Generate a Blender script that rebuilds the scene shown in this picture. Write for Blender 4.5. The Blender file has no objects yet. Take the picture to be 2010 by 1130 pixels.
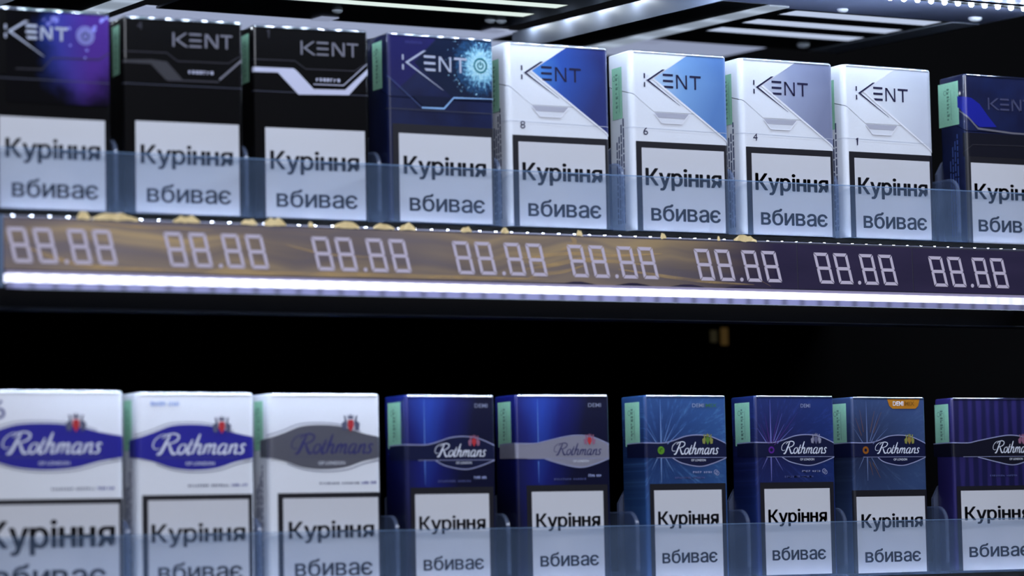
import bpy, bmesh, math, random
from mathutils import Vector, Matrix
R = random.Random(7)
sc = bpy.context.scene
C = sc.collection
PI = math.pi

# ------------------------------------------------------------------ camera, light, exposure
K = 0.001                                   # the scene is written in millimetres
def cam():
    yaw, pitch, roll = math.radians(27.95), math.radians(4.68), math.radians(-1.12)
    f = Vector((math.sin(yaw)*math.cos(pitch), math.cos(yaw)*math.cos(pitch), math.sin(pitch)))
    r = Vector((math.cos(yaw), -math.sin(yaw), 0)); u = r.cross(f)
    r2 = math.cos(roll)*r + math.sin(roll)*u; u2 = -math.sin(roll)*r + math.cos(roll)*u
    cd = bpy.data.cameras.new('camera'); o = bpy.data.objects.new('camera', cd); C.objects.link(o)
    m = Matrix.Identity(4)
    for i, v in enumerate((r2, u2, -f)):
        for j in range(3): m[j][i] = v[j]
    m.translation = Vector((-770.0, -1202.0, -140.7))*K
    o.matrix_world = m
    cd.sensor_width = 36.0; cd.sensor_fit = 'HORIZONTAL'; cd.lens = 5746.0/2010*36
    cd.clip_start = 0.05; cd.clip_end = 50
    cd.dof.use_dof = True; cd.dof.focus_distance = 1.455; cd.dof.aperture_fstop = 6.6
    sc.camera = o
cam()
sc.view_settings.view_transform = 'Standard'; sc.view_settings.look = 'None'
sc.view_settings.exposure = 0.0; sc.view_settings.gamma = 1.0; sc.view_settings.use_curve_mapping = False
sc.cycles.use_denoising = True
sc.cycles.transparent_max_bounces = 16

w = bpy.data.worlds.new('shop'); sc.world = w; w.use_nodes = True
w.node_tree.nodes['Background'].inputs[0].default_value = (0.25, 0.32, 0.5, 1)
w.node_tree.nodes['Background'].inputs[1].default_value = 0.012

def lamp(name, loc, target, sx, sy, power, col):
    l = bpy.data.lights.new(name, 'AREA'); l.shape = 'RECTANGLE'; l.size = sx; l.size_y = sy; l.energy = power; l.color = col
    o = bpy.data.objects.new(name, l); C.objects.link(o); o.location = loc
    o.rotation_euler = (Vector(target)-Vector(loc)).to_track_quat('-Z', 'Y').to_euler()
FILL = 19.5
LED = 235.0
BAR = 1.5
ROW = 92.0
FLANGE = 0.016
RAILLED = 150.0
lamp('front_fill_light', (0.55, -1.5, 1.35), (0, 0, -.05), 1.2, 0.5, FILL, (0.76, 0.83, 1.0))  # unseen fill lamp added to brighten the pack fronts
lamp('front_fill_light', (-0.9, -1.9, 0.75), (-.1, 0, -.1), 1.0, 0.4, FILL*1.05, (0.84, 0.88, 1.0))  # another added fill, set low and left for side faces and lower panels

# ------------------------------------------------------------------ materials
def lin(c):
    return tuple(((v/255)/12.92 if v/255 <= .04045 else ((v/255+.055)/1.055)**2.4) for v in c)
def newmat(name):
    m = bpy.data.materials.new(name); m.use_nodes = True
    nt = m.node_tree; return m, nt, nt.nodes['Principled BSDF']
def setc(nt, sock, v):
    if isinstance(v, tuple): sock.default_value = (*v[:3], 1)
    else: nt.links.new(v, sock)
_mc = {}
def mat(name, col, rough=.45, metal=0., coat=0., spec=.5, emit=None, strength=0., grain=0.):
    if name in _mc: return _mc[name]
    m, nt, b = newmat(name); c = lin(col)
    if grain:
        n = nt.nodes.new('ShaderNodeTexNoise'); n.inputs['Scale'].default_value = 900; n.inputs['Detail'].default_value = 3
        tc = nt.nodes.new('ShaderNodeTexCoord'); nt.links.new(tc.outputs['Object'], n.inputs['Vector'])
        mx = nt.nodes.new('ShaderNodeMix'); mx.data_type = 'RGBA'
        mx.inputs[6].default_value = (*[v*(1-grain) for v in c], 1); mx.inputs[7].default_value = (*[min(1, v*(1+grain)) for v in c], 1)
        nt.links.new(n.outputs['Fac'], mx.inputs[0]); nt.links.new(mx.outputs[2], b.inputs['Base Color'])
    else: b.inputs['Base Color'].default_value = (*c, 1)
    b.inputs['Roughness'].default_value = rough; b.inputs['Metallic'].default_value = metal
    b.inputs['Coat Weight'].default_value = coat; b.inputs['Coat Roughness'].default_value = .05
    b.inputs['Specular IOR Level'].default_value = spec
    if emit: b.inputs['Emission Color'].default_value = (*lin(emit), 1); b.inputs['Emission Strength'].default_value = strength
    _mc[name] = m; return m
class NB:                                    # tiny node helper
    def __init__(s, nt): s.nt = nt
    def n(s, t, **kw):
        x = s.nt.nodes.new(t)
        for k, v in kw.items(): setattr(x, k, v)
        return x
    def put(s, sock, v):
        if hasattr(v, 'links'): s.nt.links.new(v, sock)
        else: sock.default_value = v
    def math(s, op, a, b=0., clamp=False):
        x = s.n('ShaderNodeMath', operation=op, use_clamp=clamp); s.put(x.inputs[0], a); s.put(x.inputs[1], b); return x.outputs[0]
    def xyz(s):
        t = s.n('ShaderNodeTexCoord'); p = s.n('ShaderNodeSeparateXYZ'); s.nt.links.new(t.outputs['Object'], p.inputs[0]); return p.outputs
    def comb(s, x, y, z):
        c = s.n('ShaderNodeCombineXYZ'); s.put(c.inputs[0], x); s.put(c.inputs[1], y); s.put(c.inputs[2], z); return c.outputs[0]
    def noise(s, vec, scale, detail=2., rough=.5):
        n = s.n('ShaderNodeTexNoise'); s.put(n.inputs['Vector'], vec); n.inputs['Scale'].default_value = scale
        n.inputs['Detail'].default_value = detail; n.inputs['Roughness'].default_value = rough; return n.outputs['Fac']
    def ramp(s, fac, stops):
        r = s.n('ShaderNodeValToRGB'); s.put(r.inputs[0], fac); e = r.color_ramp.elements
        while len(e) < len(stops): e.new(.5)
        for k, (p, c) in enumerate(stops): e[k].position = p; e[k].color = (*lin(c), 1)
        return r.outputs[0]
    def mix(s, fac, a, b):
        x = s.n('ShaderNodeMix', data_type='RGBA'); s.put(x.inputs[0], fac)
        for i, v in ((6, a), (7, b)):
            if isinstance(v, tuple): x.inputs[i].default_value = (*lin(v), 1)
            else: s.nt.links.new(v, x.inputs[i])
        return x.outputs[2]
def artmat(name, fn, rough=.35, coat=.6, spec=.5, metal=0.):
    if name in _mc: return _mc[name]
    m, nt, b = newmat(name); nb = NB(nt)
    nt.links.new(fn(nb), b.inputs['Base Color'])
    b.inputs['Roughness'].default_value = rough; b.inputs['Coat Weight'].default_value = coat; b.inputs['Coat Roughness'].default_value = .05
    b.inputs['Specular IOR Level'].default_value = spec; b.inputs['Metallic'].default_value = metal
    _mc[name] = m; return m

# ------------------------------------------------------------------ objects
def empty(name, loc=(0, 0, 0), rz=0., rx=0.):
    o = bpy.data.objects.new(name, None); C.objects.link(o); o.empty_display_size = .01
    o.location = Vector(loc)*K; o.rotation_euler = (rx, 0, rz); return o
def tag(o, label=None, cat=None, group=None, kind=None):
    for k, v in (('label', label), ('category', cat), ('group', group), ('kind', kind)):
        if v: o[k] = v
    return o
def finish(name, bm, m, parent=None, smooth=None):
    me = bpy.data.meshes.new(name)
    for v in bm.verts: v.co *= K
    bm.normal_update(); bm.to_mesh(me); bm.free()
    if m: me.materials.append(m)
    if smooth:
        me.shade_smooth(); me.set_sharp_from_angle(angle=math.radians(smooth))
    o = bpy.data.objects.new(name, me); C.objects.link(o)
    if parent: o.parent = parent
    return o
def box(bm, x0, x1, y0, y1, z0, z1, bev=0.):
    v = [bm.verts.new((x, y, z)) for x in (x0, x1) for y in (y0, y1) for z in (z0, z1)]
    fs = [bm.faces.new([v[i] for i in q]) for q in ((0, 1, 3, 2), (4, 6, 7, 5), (0, 4, 5, 1), (2, 3, 7, 6), (0, 2, 6, 4), (1, 5, 7, 3))]
    if bev:
        es = list({e for f in fs for e in f.edges})
        bmesh.ops.bevel(bm, geom=es, offset=bev, segments=2, affect='EDGES', profile=.5)
def boxo(name, b, m, parent=None, bev=0.):
    bm = bmesh.new()
    for q in (b if isinstance(b[0], (tuple, list)) else [b]): box(bm, *q, bev=bev)
    return finish(name, bm, m, parent, 35 if bev else None)
def prism(bm, pts, axis, a, b):
    """extrude a closed 2D outline between a and b along an axis ('x': pts are (y,z); 'y': pts are (x,z); 'z': pts are (x,y))"""
    def P(p, t): return {'x': (t, p[0], p[1]), 'y': (p[0], t, p[1]), 'z': (p[0], p[1], t)}[axis]
    A = [bm.verts.new(P(p, a)) for p in pts]; B = [bm.verts.new(P(p, b)) for p in pts]
    n = len(pts); bm.faces.new(A); bm.faces.new(B[::-1])
    for i in range(n): bm.faces.new((A[i], B[i], B[(i+1) % n], A[(i+1) % n]))
    bmesh.ops.recalc_face_normals(bm, faces=bm.faces)

# ------------------------------------------------------------------ flat artwork (u, z) tools
_tc = {}
def text2d(body, bold=0.):
    k = (body, bold)
    if k not in _tc:
        cu = bpy.data.curves.new('lettering', 'FONT'); cu.body = body; cu.offset = bold; cu.resolution_u = 4
        o = bpy.data.objects.new('lettering', cu); C.objects.link(o); bpy.context.view_layer.update()
        me = bpy.data.meshes.new_from_object(o.evaluated_get(bpy.context.evaluated_depsgraph_get()))
        vs = [(v.co.x, v.co.y) for v in me.vertices]; fs = [tuple(p.vertices) for p in me.polygons]
        bpy.data.objects.remove(o); bpy.data.curves.remove(cu); bpy.data.meshes.remove(me)
        _tc[k] = (vs, fs)
    return _tc[k]
def text(body, u0, u1, z0, cap, bold=0.):
    """letters between u0 and u1 on baseline z0, capitals cap high"""
    vs, fs = text2d(body, bold); hv, _ = text2d('Н', bold)
    ch = max(p[1] for p in hv); a = min(p[0] for p in vs); b = max(p[0] for p in vs)
    return [('mesh', [(u0+(x-a)/(b-a)*(u1-u0), z0+y/ch*cap) for x, y in vs], fs)]
def poly(*p): return [('poly', list(p))]
def rect(u0, u1, z0, z1): return poly((u0, z0), (u1, z0), (u1, z1), (u0, z1))
def smoothline(p, n=5):
    if len(p) < 3: return p
    q = [p[0]]+list(p)+[p[-1]]; out = []
    for i in range(1, len(q)-2):
        for k in range(n):
            t = k/n
            out.append(tuple(.5*((2*q[i][j])+(-q[i-1][j]+q[i+1][j])*t+(2*q[i-1][j]-5*q[i][j]+4*q[i+1][j]-q[i+2][j])*t*t+(-q[i-1][j]+3*q[i][j]-3*q[i+1][j]+q[i+2][j])*t**3) for j in (0, 1)))
    return out+[p[-1]]
def stroke(p, w, curve=False, taper=None, pen=1.):
    """ribbon of quads along a line, width w (taper: list of factors start..end)"""
    if curve: p = smoothline(p)
    n = len(p); vs = []; fs = []
    for i in range(n):
        a = p[max(0, i-1)]; b = p[min(n-1, i+1)]; dx, dy = b[0]-a[0], b[1]-a[1]; L = math.hypot(dx, dy) or 1
        ww = w
        if taper:
            t = i/(n-1)*(len(taper)-1); k = min(int(t), len(taper)-2); ww = w*(taper[k]+(taper[k+1]-taper[k])*(t-k))
        if 0 < i < n-1 and not curve:        # mitre
            d1 = math.atan2(p[i][1]-a[1], p[i][0]-a[0]); d2 = math.atan2(b[1]-p[i][1], b[0]-p[i][0]); ww /= max(.4, math.cos((d2-d1)/2))
        nx, ny = -dy/L*ww/2, dx/L*ww/2*pen
        vs += [(p[i][0]+nx, p[i][1]+ny), (p[i][0]-nx, p[i][1]-ny)]
        if i: fs.append((2*i-2, 2*i-1, 2*i+1, 2*i))
    return [('mesh', vs, fs)]
def ring(cu, cz, ra, rb, a0=0., a1=2*PI, n=28):
    vs = []; fs = []
    for i in range(n+1):
        a = a0+(a1-a0)*i/n
        vs += [(cu+ra*math.cos(a), cz+ra*math.sin(a)), (cu+rb*math.cos(a), cz+rb*math.sin(a))]
        if i: fs.append((2*i-2, 2*i-1, 2*i+1, 2*i))
    return [('mesh', vs, fs)]
def disc(cu, cz, ra, rb=None, n=20):
    rb = rb or ra
    return poly(*[(cu+ra*math.cos(2*PI*i/n), cz+rb*math.sin(2*PI*i/n)) for i in range(n)])

def words(body, u0, u1, z0, cap, w):
    """bold letters: the glyph outlines laid several times, each a little aside"""
    ch = max(p[1] for p in text2d('Н')[0]); wd = lambda c: (min(p[0] for p in text2d(c)[0]), max(p[0] for p in text2d(c)[0]))
    st = wd('і'); st = st[1]-st[0]; x = 0.; parts = []
    xh = max(p[1] for p in text2d('в')[0])
    for c in body:
        a, b = wd('и' if c == 'н' else c)
        if c == 'н':
            W_ = b-a; t_ = st*.8
            for q in ((0, t_, 0, xh), (W_-t_, W_, 0, xh), (t_, W_-t_, xh*.46, xh*.46+t_*.85)):
                parts.append(('poly', [(x+q[0], q[2]), (x+q[1], q[2]), (x+q[1], q[3]), (x+q[0], q[3])]))
        else:
            vs, fs = text2d(c); parts.append(('mesh', [(x+p[0]-a, p[1]) for p in vs], fs))
        x += b-a+st*(.62 if c in 'Куа' else .85)
    x -= st*.85; sx = (u1-u0-2*w)/x; sz = (cap-w*.9)/ch
    base = [(a[0], [(u0+w+p[0]*sx, z0+w*.45+p[1]*sz) for p in a[1]], *a[2:]) for a in parts]
    return [a for du, dz in ((-w, 0), (w, 0), (-w*.5, -w*.45), (-w*.5, w*.45), (w*.5, -w*.45), (w*.5, w*.45)) for a in shift(base, du, dz)]
def shift(art, du, dz, s=1.):
    return [(a[0], [(x*s+du, y*s+dz) for x, y in a[1]], *a[2:]) for a in art]

def perim(u, off, W, D, r):
    if u > W/2: x, y = perim(W-u, off, W, D, r); return -x, y
    if u >= r: return u-W/2, -off
    a = (r-u)/r
    if a <= PI/2: return r-(r+off)*math.sin(a)-W/2, r-(r+off)*math.cos(a)
    return -off-W/2, r+(r-PI*r/2-u)
def decal(name, art, m, parent, W, D, r, off):
    bm = bmesh.new()
    for a in art:
        vv = [bm.verts.new((x, z, 0)) for x, z in a[1]]
        if a[0] == 'poly': bm.faces.new(vv)
        else:
            for f in a[2]:
                try: bm.faces.new([vv[i] for i in f])
                except ValueError: pass
    bm.normal_update()
    us = [v.co.x for v in bm.verts]
    if min(us) < r or max(us) > W-r:
        bmesh.ops.triangulate(bm, faces=bm.faces[:])
        for k in range(5):
            for cut in (r-k/4*PI/2*r, W-r+k/4*PI/2*r):
                if min(us) < cut < max(us):
                    bmesh.ops.bisect_plane(bm, geom=bm.verts[:]+bm.edges[:]+bm.faces[:], plane_co=(cut, 0, 0), plane_no=(1, 0, 0))
    for v in bm.verts:
        x, y = perim(v.co.x, off, W, D, r); v.co = (x, y, v.co.y)
    bm.normal_update()
    for f in bm.faces:                       # outward = away from the pack
        if f.normal.y > 1e-4 or (abs(f.normal.y) <= 1e-4 and f.normal.x*(f.calc_center_median().x) < 0): f.normal_flip()
    return finish(name, bm, m, parent)

# ------------------------------------------------------------------ lettering built stroke by stroke
def logo_big(o, s=1., k=1.):
    """split bar, long chevron, three-bar E, N, T; u/z relative to the chevron tip"""
    a = rect(-1.4-.35*k, -1.4+.35*k, .9, 3.3)+rect(-1.4-.35*k, -1.4+.35*k, -3.5, -1.1)
    a += poly((-.3, -.1), (9.65-.65*k, 5.7), (9.65+.65*k, 5.7), (1.1*k, -.15))+poly((-.3, -.1), (1.1*k, -.15), (18.9, -11.9), (18.2-.4*(k-1), -11.6))
    for z, c in ((2.5, 0), (-.45, 0), (-3.4, 1.)): a += poly((9.1+c, z), (14.9, z), (14.9, z+.95*k), (9.1+c*.2, z+.95*k))
    a += rect(16.6, 16.6+.8*k, -3.5, 3.4)+rect(22.9-.8*k, 22.9, -3.5, 3.4)+poly((16.6, 3.4), (16.7+.95*k, 3.4), (22.9, -3.5), (22.8-.95*k, -3.5))
    a += rect(24.4, 30.8, 3.4-.9*k, 3.4)+rect(27.55-.45*k, 27.55+.45*k, -3.5, 2.6)
    return shift(a, *o, s)
def logo_small(u0, z0, w, h):
    a = poly((0, 0), (.035, 0), (.035, 1), (0, 1))+poly((.04, .5), (.2, 1), (.25, 1), (.1, .5))+poly((.04, .5), (.1, .5), (.27, 0), (.21, 0))
    for z in (0, .42, .85): a += poly((.28, z), (.48, z), (.48, z+.15), (.28, z+.15))
    a += poly((.54, 0), (.575, 0), (.575, 1), (.54, 1))+poly((.73, 0), (.765, 0), (.765, 1), (.73, 1))+poly((.54, 1), (.59, 1), (.765, 0), (.715, 0))
    a += poly((.8, .86), (1, .86), (1, 1), (.8, 1))+poly((.885, 0), (.92, 0), (.92, .86), (.885, .86))
    return [('poly', [(u0+x*w, z0+y*h) for x, y in p[1]]) for p in a]
SCRIPT = [((.75, 2.), (.05, 1.95), (-.42, 1.45), (-.4, .8), (-.05, .5), (.3, .6)), .10, ((.78, 1.98), (.66, 1.), (.5, .1), (.2, -.02)), .26,
    ((.2, 1.6), (.55, 1.98), (1.15, 2.08), (1.62, 1.85), (1.6, 1.4), (1.2, 1.12), (.75, 1.05)), .17, ((.95, 1.08), (1.3, .5), (1.65, .03), (2., .12)), .25,
    ((2.35, 1.), (2.08, .85), (2.02, .4), (2.25, .02), (2.55, .15), (2.66, .6), (2.5, .95), (2.3, .98)), .19,
    ((2.98, 1.5), (2.93, .7), (2.93, .15), (3.1, 0.), (3.28, .16)), .23, ((2.72, .98), (3.3, 1.02)), .13,
    ((3.5, 2.05), (3.47, 1.), (3.44, 0.)), .24, ((3.47, .5), (3.68, .92), (3.9, .95), (3.97, .6), (3.95, .15), (4.08, 0.), (4.27, .14)), .2,
    ((4.42, 1.), (4.42, .5), (4.42, 0.)), .24, ((4.44, .5), (4.62, .93), (4.8, .93), (4.85, .6), (4.85, 0.)), .19,
    ((4.87, .5), (5.05, .93), (5.24, .93), (5.29, .55), (5.3, .12), (5.42, 0.), (5.6, .14)), .2,
    ((6.28, .95), (5.95, 1.), (5.72, .7), (5.72, .25), (5.92, 0.), (6.15, .15), (6.28, .55)), .19, ((6.33, 1.), (6.3, .5), (6.32, .1), (6.45, 0.), (6.62, .14)), .23,
    ((6.78, 1.), (6.78, .5), (6.78, 0.)), .24, ((6.8, .5), (7.02, .93), (7.22, .93), (7.28, .55), (7.29, .12), (7.42, 0.), (7.6, .14)), .2,
    ((8.1, .82), (7.92, 1.), (7.72, .88), (7.78, .64), (7.99, .42), (8.02, .14), (7.82, 0.), (7.6, .14)), .2]
def script_logo(u0, u1, z0, z1, bold=1.):
    a = []
    for i in range(0, len(SCRIPT), 2):
        p = [(x+.33*y, y) for x, y in SCRIPT[i]]
        a += stroke(p, SCRIPT[i+1]*bold, True, [.55, 1, 1, .6])
    xs = [p[0] for s in a for p in s[1]]; zs = [p[1] for s in a for p in s[1]]
    x0, x1, y0, y1 = min(xs), max(xs), min(zs), max(zs)
    return [(s[0], [(u0+(x-x0)/(x1-x0)*(u1-u0), z0+(y-y0)/(y1-y0)*(z1-z0)) for x, y in s[1]], s[2]) for s in a]
def tiny_words(u0, u1, z, h, words):
    """fine print too small to read: a row of little upright marks broken into words"""
    a = []; rr = random.Random(int(u0*31+z*7)); tot = sum(words)+.8*(len(words)-1); s = (u1-u0)/tot; u = u0
    for wd in words:
        for k in range(wd):
            a += rect(u+s*.12, u+s*(.4+.4*rr.random()), z, z+h*(.8+.2*rr.random()))
            a += rect(u+s*.12, u+s*.85, z+h*rr.choice((0, .42, .8)), z+h*rr.choice((.18, .58, 1.)))
            u += s
        u += s*.8
    return a
def power_art(cu, cz, r): return ring(cu, cz, r*.82, r, PI/2+.5, PI/2+2*PI-.5)+rect(cu-r*.1, cu+r*.1, cz+.15*r, cz+r*1.05)
def crest_art(cu, cz, s):
    side = poly((cu-s*.5, cz-.3*s), (cu-s*.28, cz-.35*s), (cu-s*.2, cz+.05*s), (cu-s*.3, cz+.45*s), (cu-s*.42, cz+.5*s), (cu-s*.36, cz+.2*s), (cu-s*.55, cz+.05*s))
    shield = poly((cu-s*.17, cz+.25*s), (cu+s*.17, cz+.25*s), (cu+s*.19, cz-.1*s), (cu, cz-.42*s), (cu-s*.19, cz-.1*s))
    crown = poly((cu-s*.16, cz+.3*s), (cu+s*.16, cz+.3*s), (cu+s*.2, cz+.55*s), (cu+s*.08, cz+.42*s), (cu, cz+.6*s), (cu-s*.08, cz+.42*s), (cu-s*.2, cz+.55*s))
    mir = [('poly', [(2*cu-x, z) for x, z in side[0][1]])]
    return side+mir+crown, shield
def outline(p, w, curve=True): return stroke(p, w, curve)

# ------------------------------------------------------------------ cigarette pack
INK = (22, 20, 28)
def M_white(): return mat('white_card', (236, 238, 243), .38, coat=.35, grain=.02)
def M_panel(): return mat('warning_white', (212, 212, 216), .5, coat=.25)
def M_ink(): return mat('black_ink', INK, .45, coat=.2)
def wrap_mat():
    if 'wrap' not in _mc:
        m, nt, p = newmat('clear_wrapper'); nb = NB(nt); nt.nodes.remove(p)
        tr = nb.n('ShaderNodeBsdfTransparent'); gl = nb.n('ShaderNodeBsdfGlossy'); gl.inputs['Roughness'].default_value = .11
        c = nb.n('ShaderNodeMixShader'); c.inputs[0].default_value = .45
        nt.links.new(tr.outputs[0], c.inputs[1]); nt.links.new(gl.outputs[0], c.inputs[2]); nt.links.new(c.outputs[0], nt.nodes['Material Output'].inputs[0]); _mc['wrap'] = m
    return _mc['wrap']
def perimeter(W, D, r, i=0., cuts=()):
    """closed outline seen from above, front edge first, inset by i"""
    rr = max(r-i, .05); pts = []
    xs = [-W/2+r]+[c-W/2 for c in cuts]+[W/2-r]
    for x in xs: pts.append((x, i))
    for (cx, cy, a0) in ((W/2-r, r, -PI/2), (W/2-r, D-r, 0), (-W/2+r, D-r, PI/2), (-W/2+r, r, PI)):
        for k in range(0 if cy != r or cx < 0 else 1, 6):
            a = a0+k/5*PI/2
            if (cx < 0 and cy == r and k == 5): continue
            pts.append((cx+rr*math.cos(a), cy+rr*math.sin(a)))
    return pts
def hull(name, W, D, r, zlo, zhi, m, parent, grow=0., bev=0., cuts=()):
    """carton or lid: outline extruded from zlo(x,y) to zhi(x,y), top edge rounded by bev"""
    bm = bmesh.new(); rings = []
    base = perimeter(W, D, r, -grow, cuts)
    rings.append([(x, y, zlo(x, y)) for x, y in base])
    if bev:
        for k in range(5):
            a = k/4*PI/2
            rings.append([(x, y, zhi(0, 0)-bev*(1-math.sin(a))) for x, y in perimeter(W, D, r, -grow+bev*(1-math.cos(a)), cuts)])
    else: rings.append([(x, y, zhi(x, y)) for x, y in base])
    vr = [[bm.verts.new(p) for p in q] for q in rings]; n = len(base)
    for a, b in zip(vr, vr[1:]):
        for i in range(n): bm.faces.new((a[i], a[(i+1) % n], b[(i+1) % n], b[i]))
    bm.faces.new(vr[-1]); bm.faces.new(vr[0][::-1])
    return finish(name, bm, m, parent, 40)
def seam_fn(W, D, kind):
    def f(x, y):
        u = x+W/2; t = min(1, max(0, y/D))
        if kind == 'slant':
            front = 66. if u < 1.5 else (57.6 if u > 12.9 else 66.-(u-1.5)/11.4*8.4)
            return front+t*(6 if u < W/2 else 12)
        return 57.4+t*11
    return f
def pack(x, yaw, W, zb, short, label, group, body, lid=None, D=22., r=1.1, kind='straight', stamp=(5.5, 15.5, 62., 84.), H=87., panel=(5.1, 53.1, -.0, 40.7), border=None, rows=None, art=(), side=None):
    t = empty('cigarette_pack', (x+W/2, 0, zb), yaw); tag(t, label, 'cigarette pack', group)
    sf = seam_fn(W, D, kind); cuts = (1.6, 4, 7, 10, 12.9) if kind == 'slant' else ()
    cuts = tuple(c for c in cuts if c > r)
    hull('carton', W, D, r, lambda a, b: 0, lambda a, b: sf(a, b)-.2, body, t, cuts=cuts)
    hull('lid', W, D, r, lambda a, b: sf(a, b)+.2, lambda a, b: H, lid or body, t, grow=.12, bev=.9, cuts=cuts)
    d = lambda n, a, m, off=.24, par=None: decal(n, a, m, par or t, W, D, r, off)
    if border: d('warning_border', rect(*border), M_ink(), .16)
    u0, u1, z0, z1 = panel
    p = d('warning_panel', rect(u0, u1, z0, z1), M_panel(), .22)
    (a0, a1, ab, ac), (b0, b1, bb, bc) = rows
    d('warning_text', words('Куріння', a0, a1, ab, ac, ac*.047)+words('вбиває', b0, b1, bb, bc, bc*.032), M_ink(), .28, p)
    if stamp:
        y0, y1, s0, s1 = stamp
        uL = r-PI*r/2+r                       # side starts at y=r
        U = lambda y: uL-y
        g = mat('tax_stamp_green', (150, 205, 172), .6, grain=.1)
        s = d('tax_stamp', rect(U(y1), U(y0), s0, s1), g, .18)
        mk = []; rr = random.Random(int(x*10))
        um = (U(y0)+U(y1))/2
        for k in range(9):
            zz = s0+3+k*(s1-s0-7)/8; mk += rect(um-1.3, um-.5+rr.random()*1.4, zz, zz+.9)
            if k % 2: mk += rect(um-1.3, um+1.2, zz+1., zz+1.3)
        mk += rect(um+2., um+2.25, s0+3, s1-4)+ring(um-2.7, s1-5, 1., 1.3)
        d('stamp_marks', mk, mat('stamp_ink', (96, 140, 118), .6), .24, s)
    if side:
        mk = []
        for k, uu in enumerate((6.5, 8.6, 10.7, 12.8)):
            z = 4.
            while z < 55-k*4:
                L = 1.5+R.random()*4; mk += rect(r-PI*r/2+r-uu-1.1, r-PI*r/2+r-uu, z, z+L); z += L+.8
        d('side_print', mk, side, .2)
    for a in art: d(*a)
    bm = bmesh.new(); pr = None                # folded edge of the clear wrapper along the top front
    for k in range(9):
        a = -.25+k/8*(PI/2+.35); y, z = 1.05-1.4*math.cos(a)+.0, H-1.05+1.4*math.sin(a)
        row = [bm.verts.new((q, y, z+.03*math.sin(q*1.9+x))) for q in [-W/2+r*.7+(W-1.4*r)*i/14 for i in range(15)]]
        if pr:
            for i in range(14): bm.faces.new((pr[i], pr[i+1], row[i+1], row[i]))
        pr = row
    finish('wrapper_edge', bm, wrap_mat(), t, 60)
    return t

# row text of the large and the slim packs: (u0, u1, baseline, cap height)
ROWS = ((7.3, 50.2, 21.9, 8.4), (10., 49.2, 4.9, 8.2))
SROWS = ((6.0, 40.2, 25.2, 6.5), (7.8, 39.0, 7.0, 6.6))

blackcard = mat('black_card', (13, 12, 13), .5, coat=.5, spec=.04)
silver = mat('silver_foil', (205, 205, 225), .3, coat=.3)
grey_ink = mat('grey_ink', (128, 126, 136), .4, .3)
dim_ink = mat('dim_grey_ink', (58, 56, 64), .4, .3)
ZL = 'packs on the upper shelf'
# --- 1: dark pack with nebula art
def nebula(nb):
    o = nb.xyz(); v = nb.comb(o[0], o[2], 0.)
    n1 = nb.noise(v, 55, 3, .55); n2 = nb.noise(nb.comb(o[2], o[0], .3), 90, 4, .6)
    du = nb.math('ABSOLUTE', nb.math('SUBTRACT', o[0], .0165)); dz = nb.math('MULTIPLY', nb.math('SUBTRACT', o[2], .0765), .75)
    rd = nb.math('SQRT', nb.math('ADD', nb.math('MULTIPLY', du, du), nb.math('MULTIPLY', dz, dz)))
    f = nb.math('ADD', nb.math('MULTIPLY', rd, 38.), nb.math('MULTIPLY', nb.math('SUBTRACT', n1, .5), .7))
    hue = nb.mix(nb.math('MULTIPLY', nb.math('ADD', o[0], .004), 45., True), (44, 66, 150), (80, 48, 136))
    core = nb.mix(nb.math('GREATER_THAN', n2, .63), hue, (150, 150, 235))
    fall = nb.n('ShaderNodeMapRange', interpolation_type='SMOOTHSTEP'); nb.put(fall.inputs[0], f); fall.inputs[1].default_value = .42; fall.inputs[2].default_value = 1.0
    return nb.mix(fall.outputs[0], core, (9, 8, 11))
bigsilver = mat('pale_logo_ink', (196, 200, 216), .35, .2)
pack(-384.2, 0, 55, 0, 'purple glow pack', 'dark cigarette pack with purple and blue glow around its power symbol', ZL, blackcard, rows=ROWS, panel=(4.6, 52.4, 0, 39.6), art=(
    ('glow_print', poly((8, 46), (54.5, 46), (54.5, 86), (8, 86)), artmat('nebula_print', nebula, spec=.08), .2),
    ('brand_lettering', logo_big((8.8, 76.6), .87, 1.5), bigsilver, .3),
    ('power_symbol', disc(43.7, 76.6, 3.5)+ring(43.7, 76.6, 3.7, 4.3), mat('pale_violet_ink', (132, 130, 196), .4), .3),
    ('power_mark', ring(43.7, 76.4, 1.25, 1.9, PI/2+.55, PI/2+2*PI-.55)+rect(43.4, 44., 76.5, 78.6), mat('indigo_ink', (30, 26, 70), .4), .34),
    ('tear_line', rect(-2, 54.6, 56.0, 56.4), mat('tear_strip', (62, 64, 78), .35), .21),
    ('lid_line', stroke([(12, 60.4), (24, 60.7), (28.6, 66.0), (50, 66.4), (54.5, 69.5)], .45), dim_ink, .3)))
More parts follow.
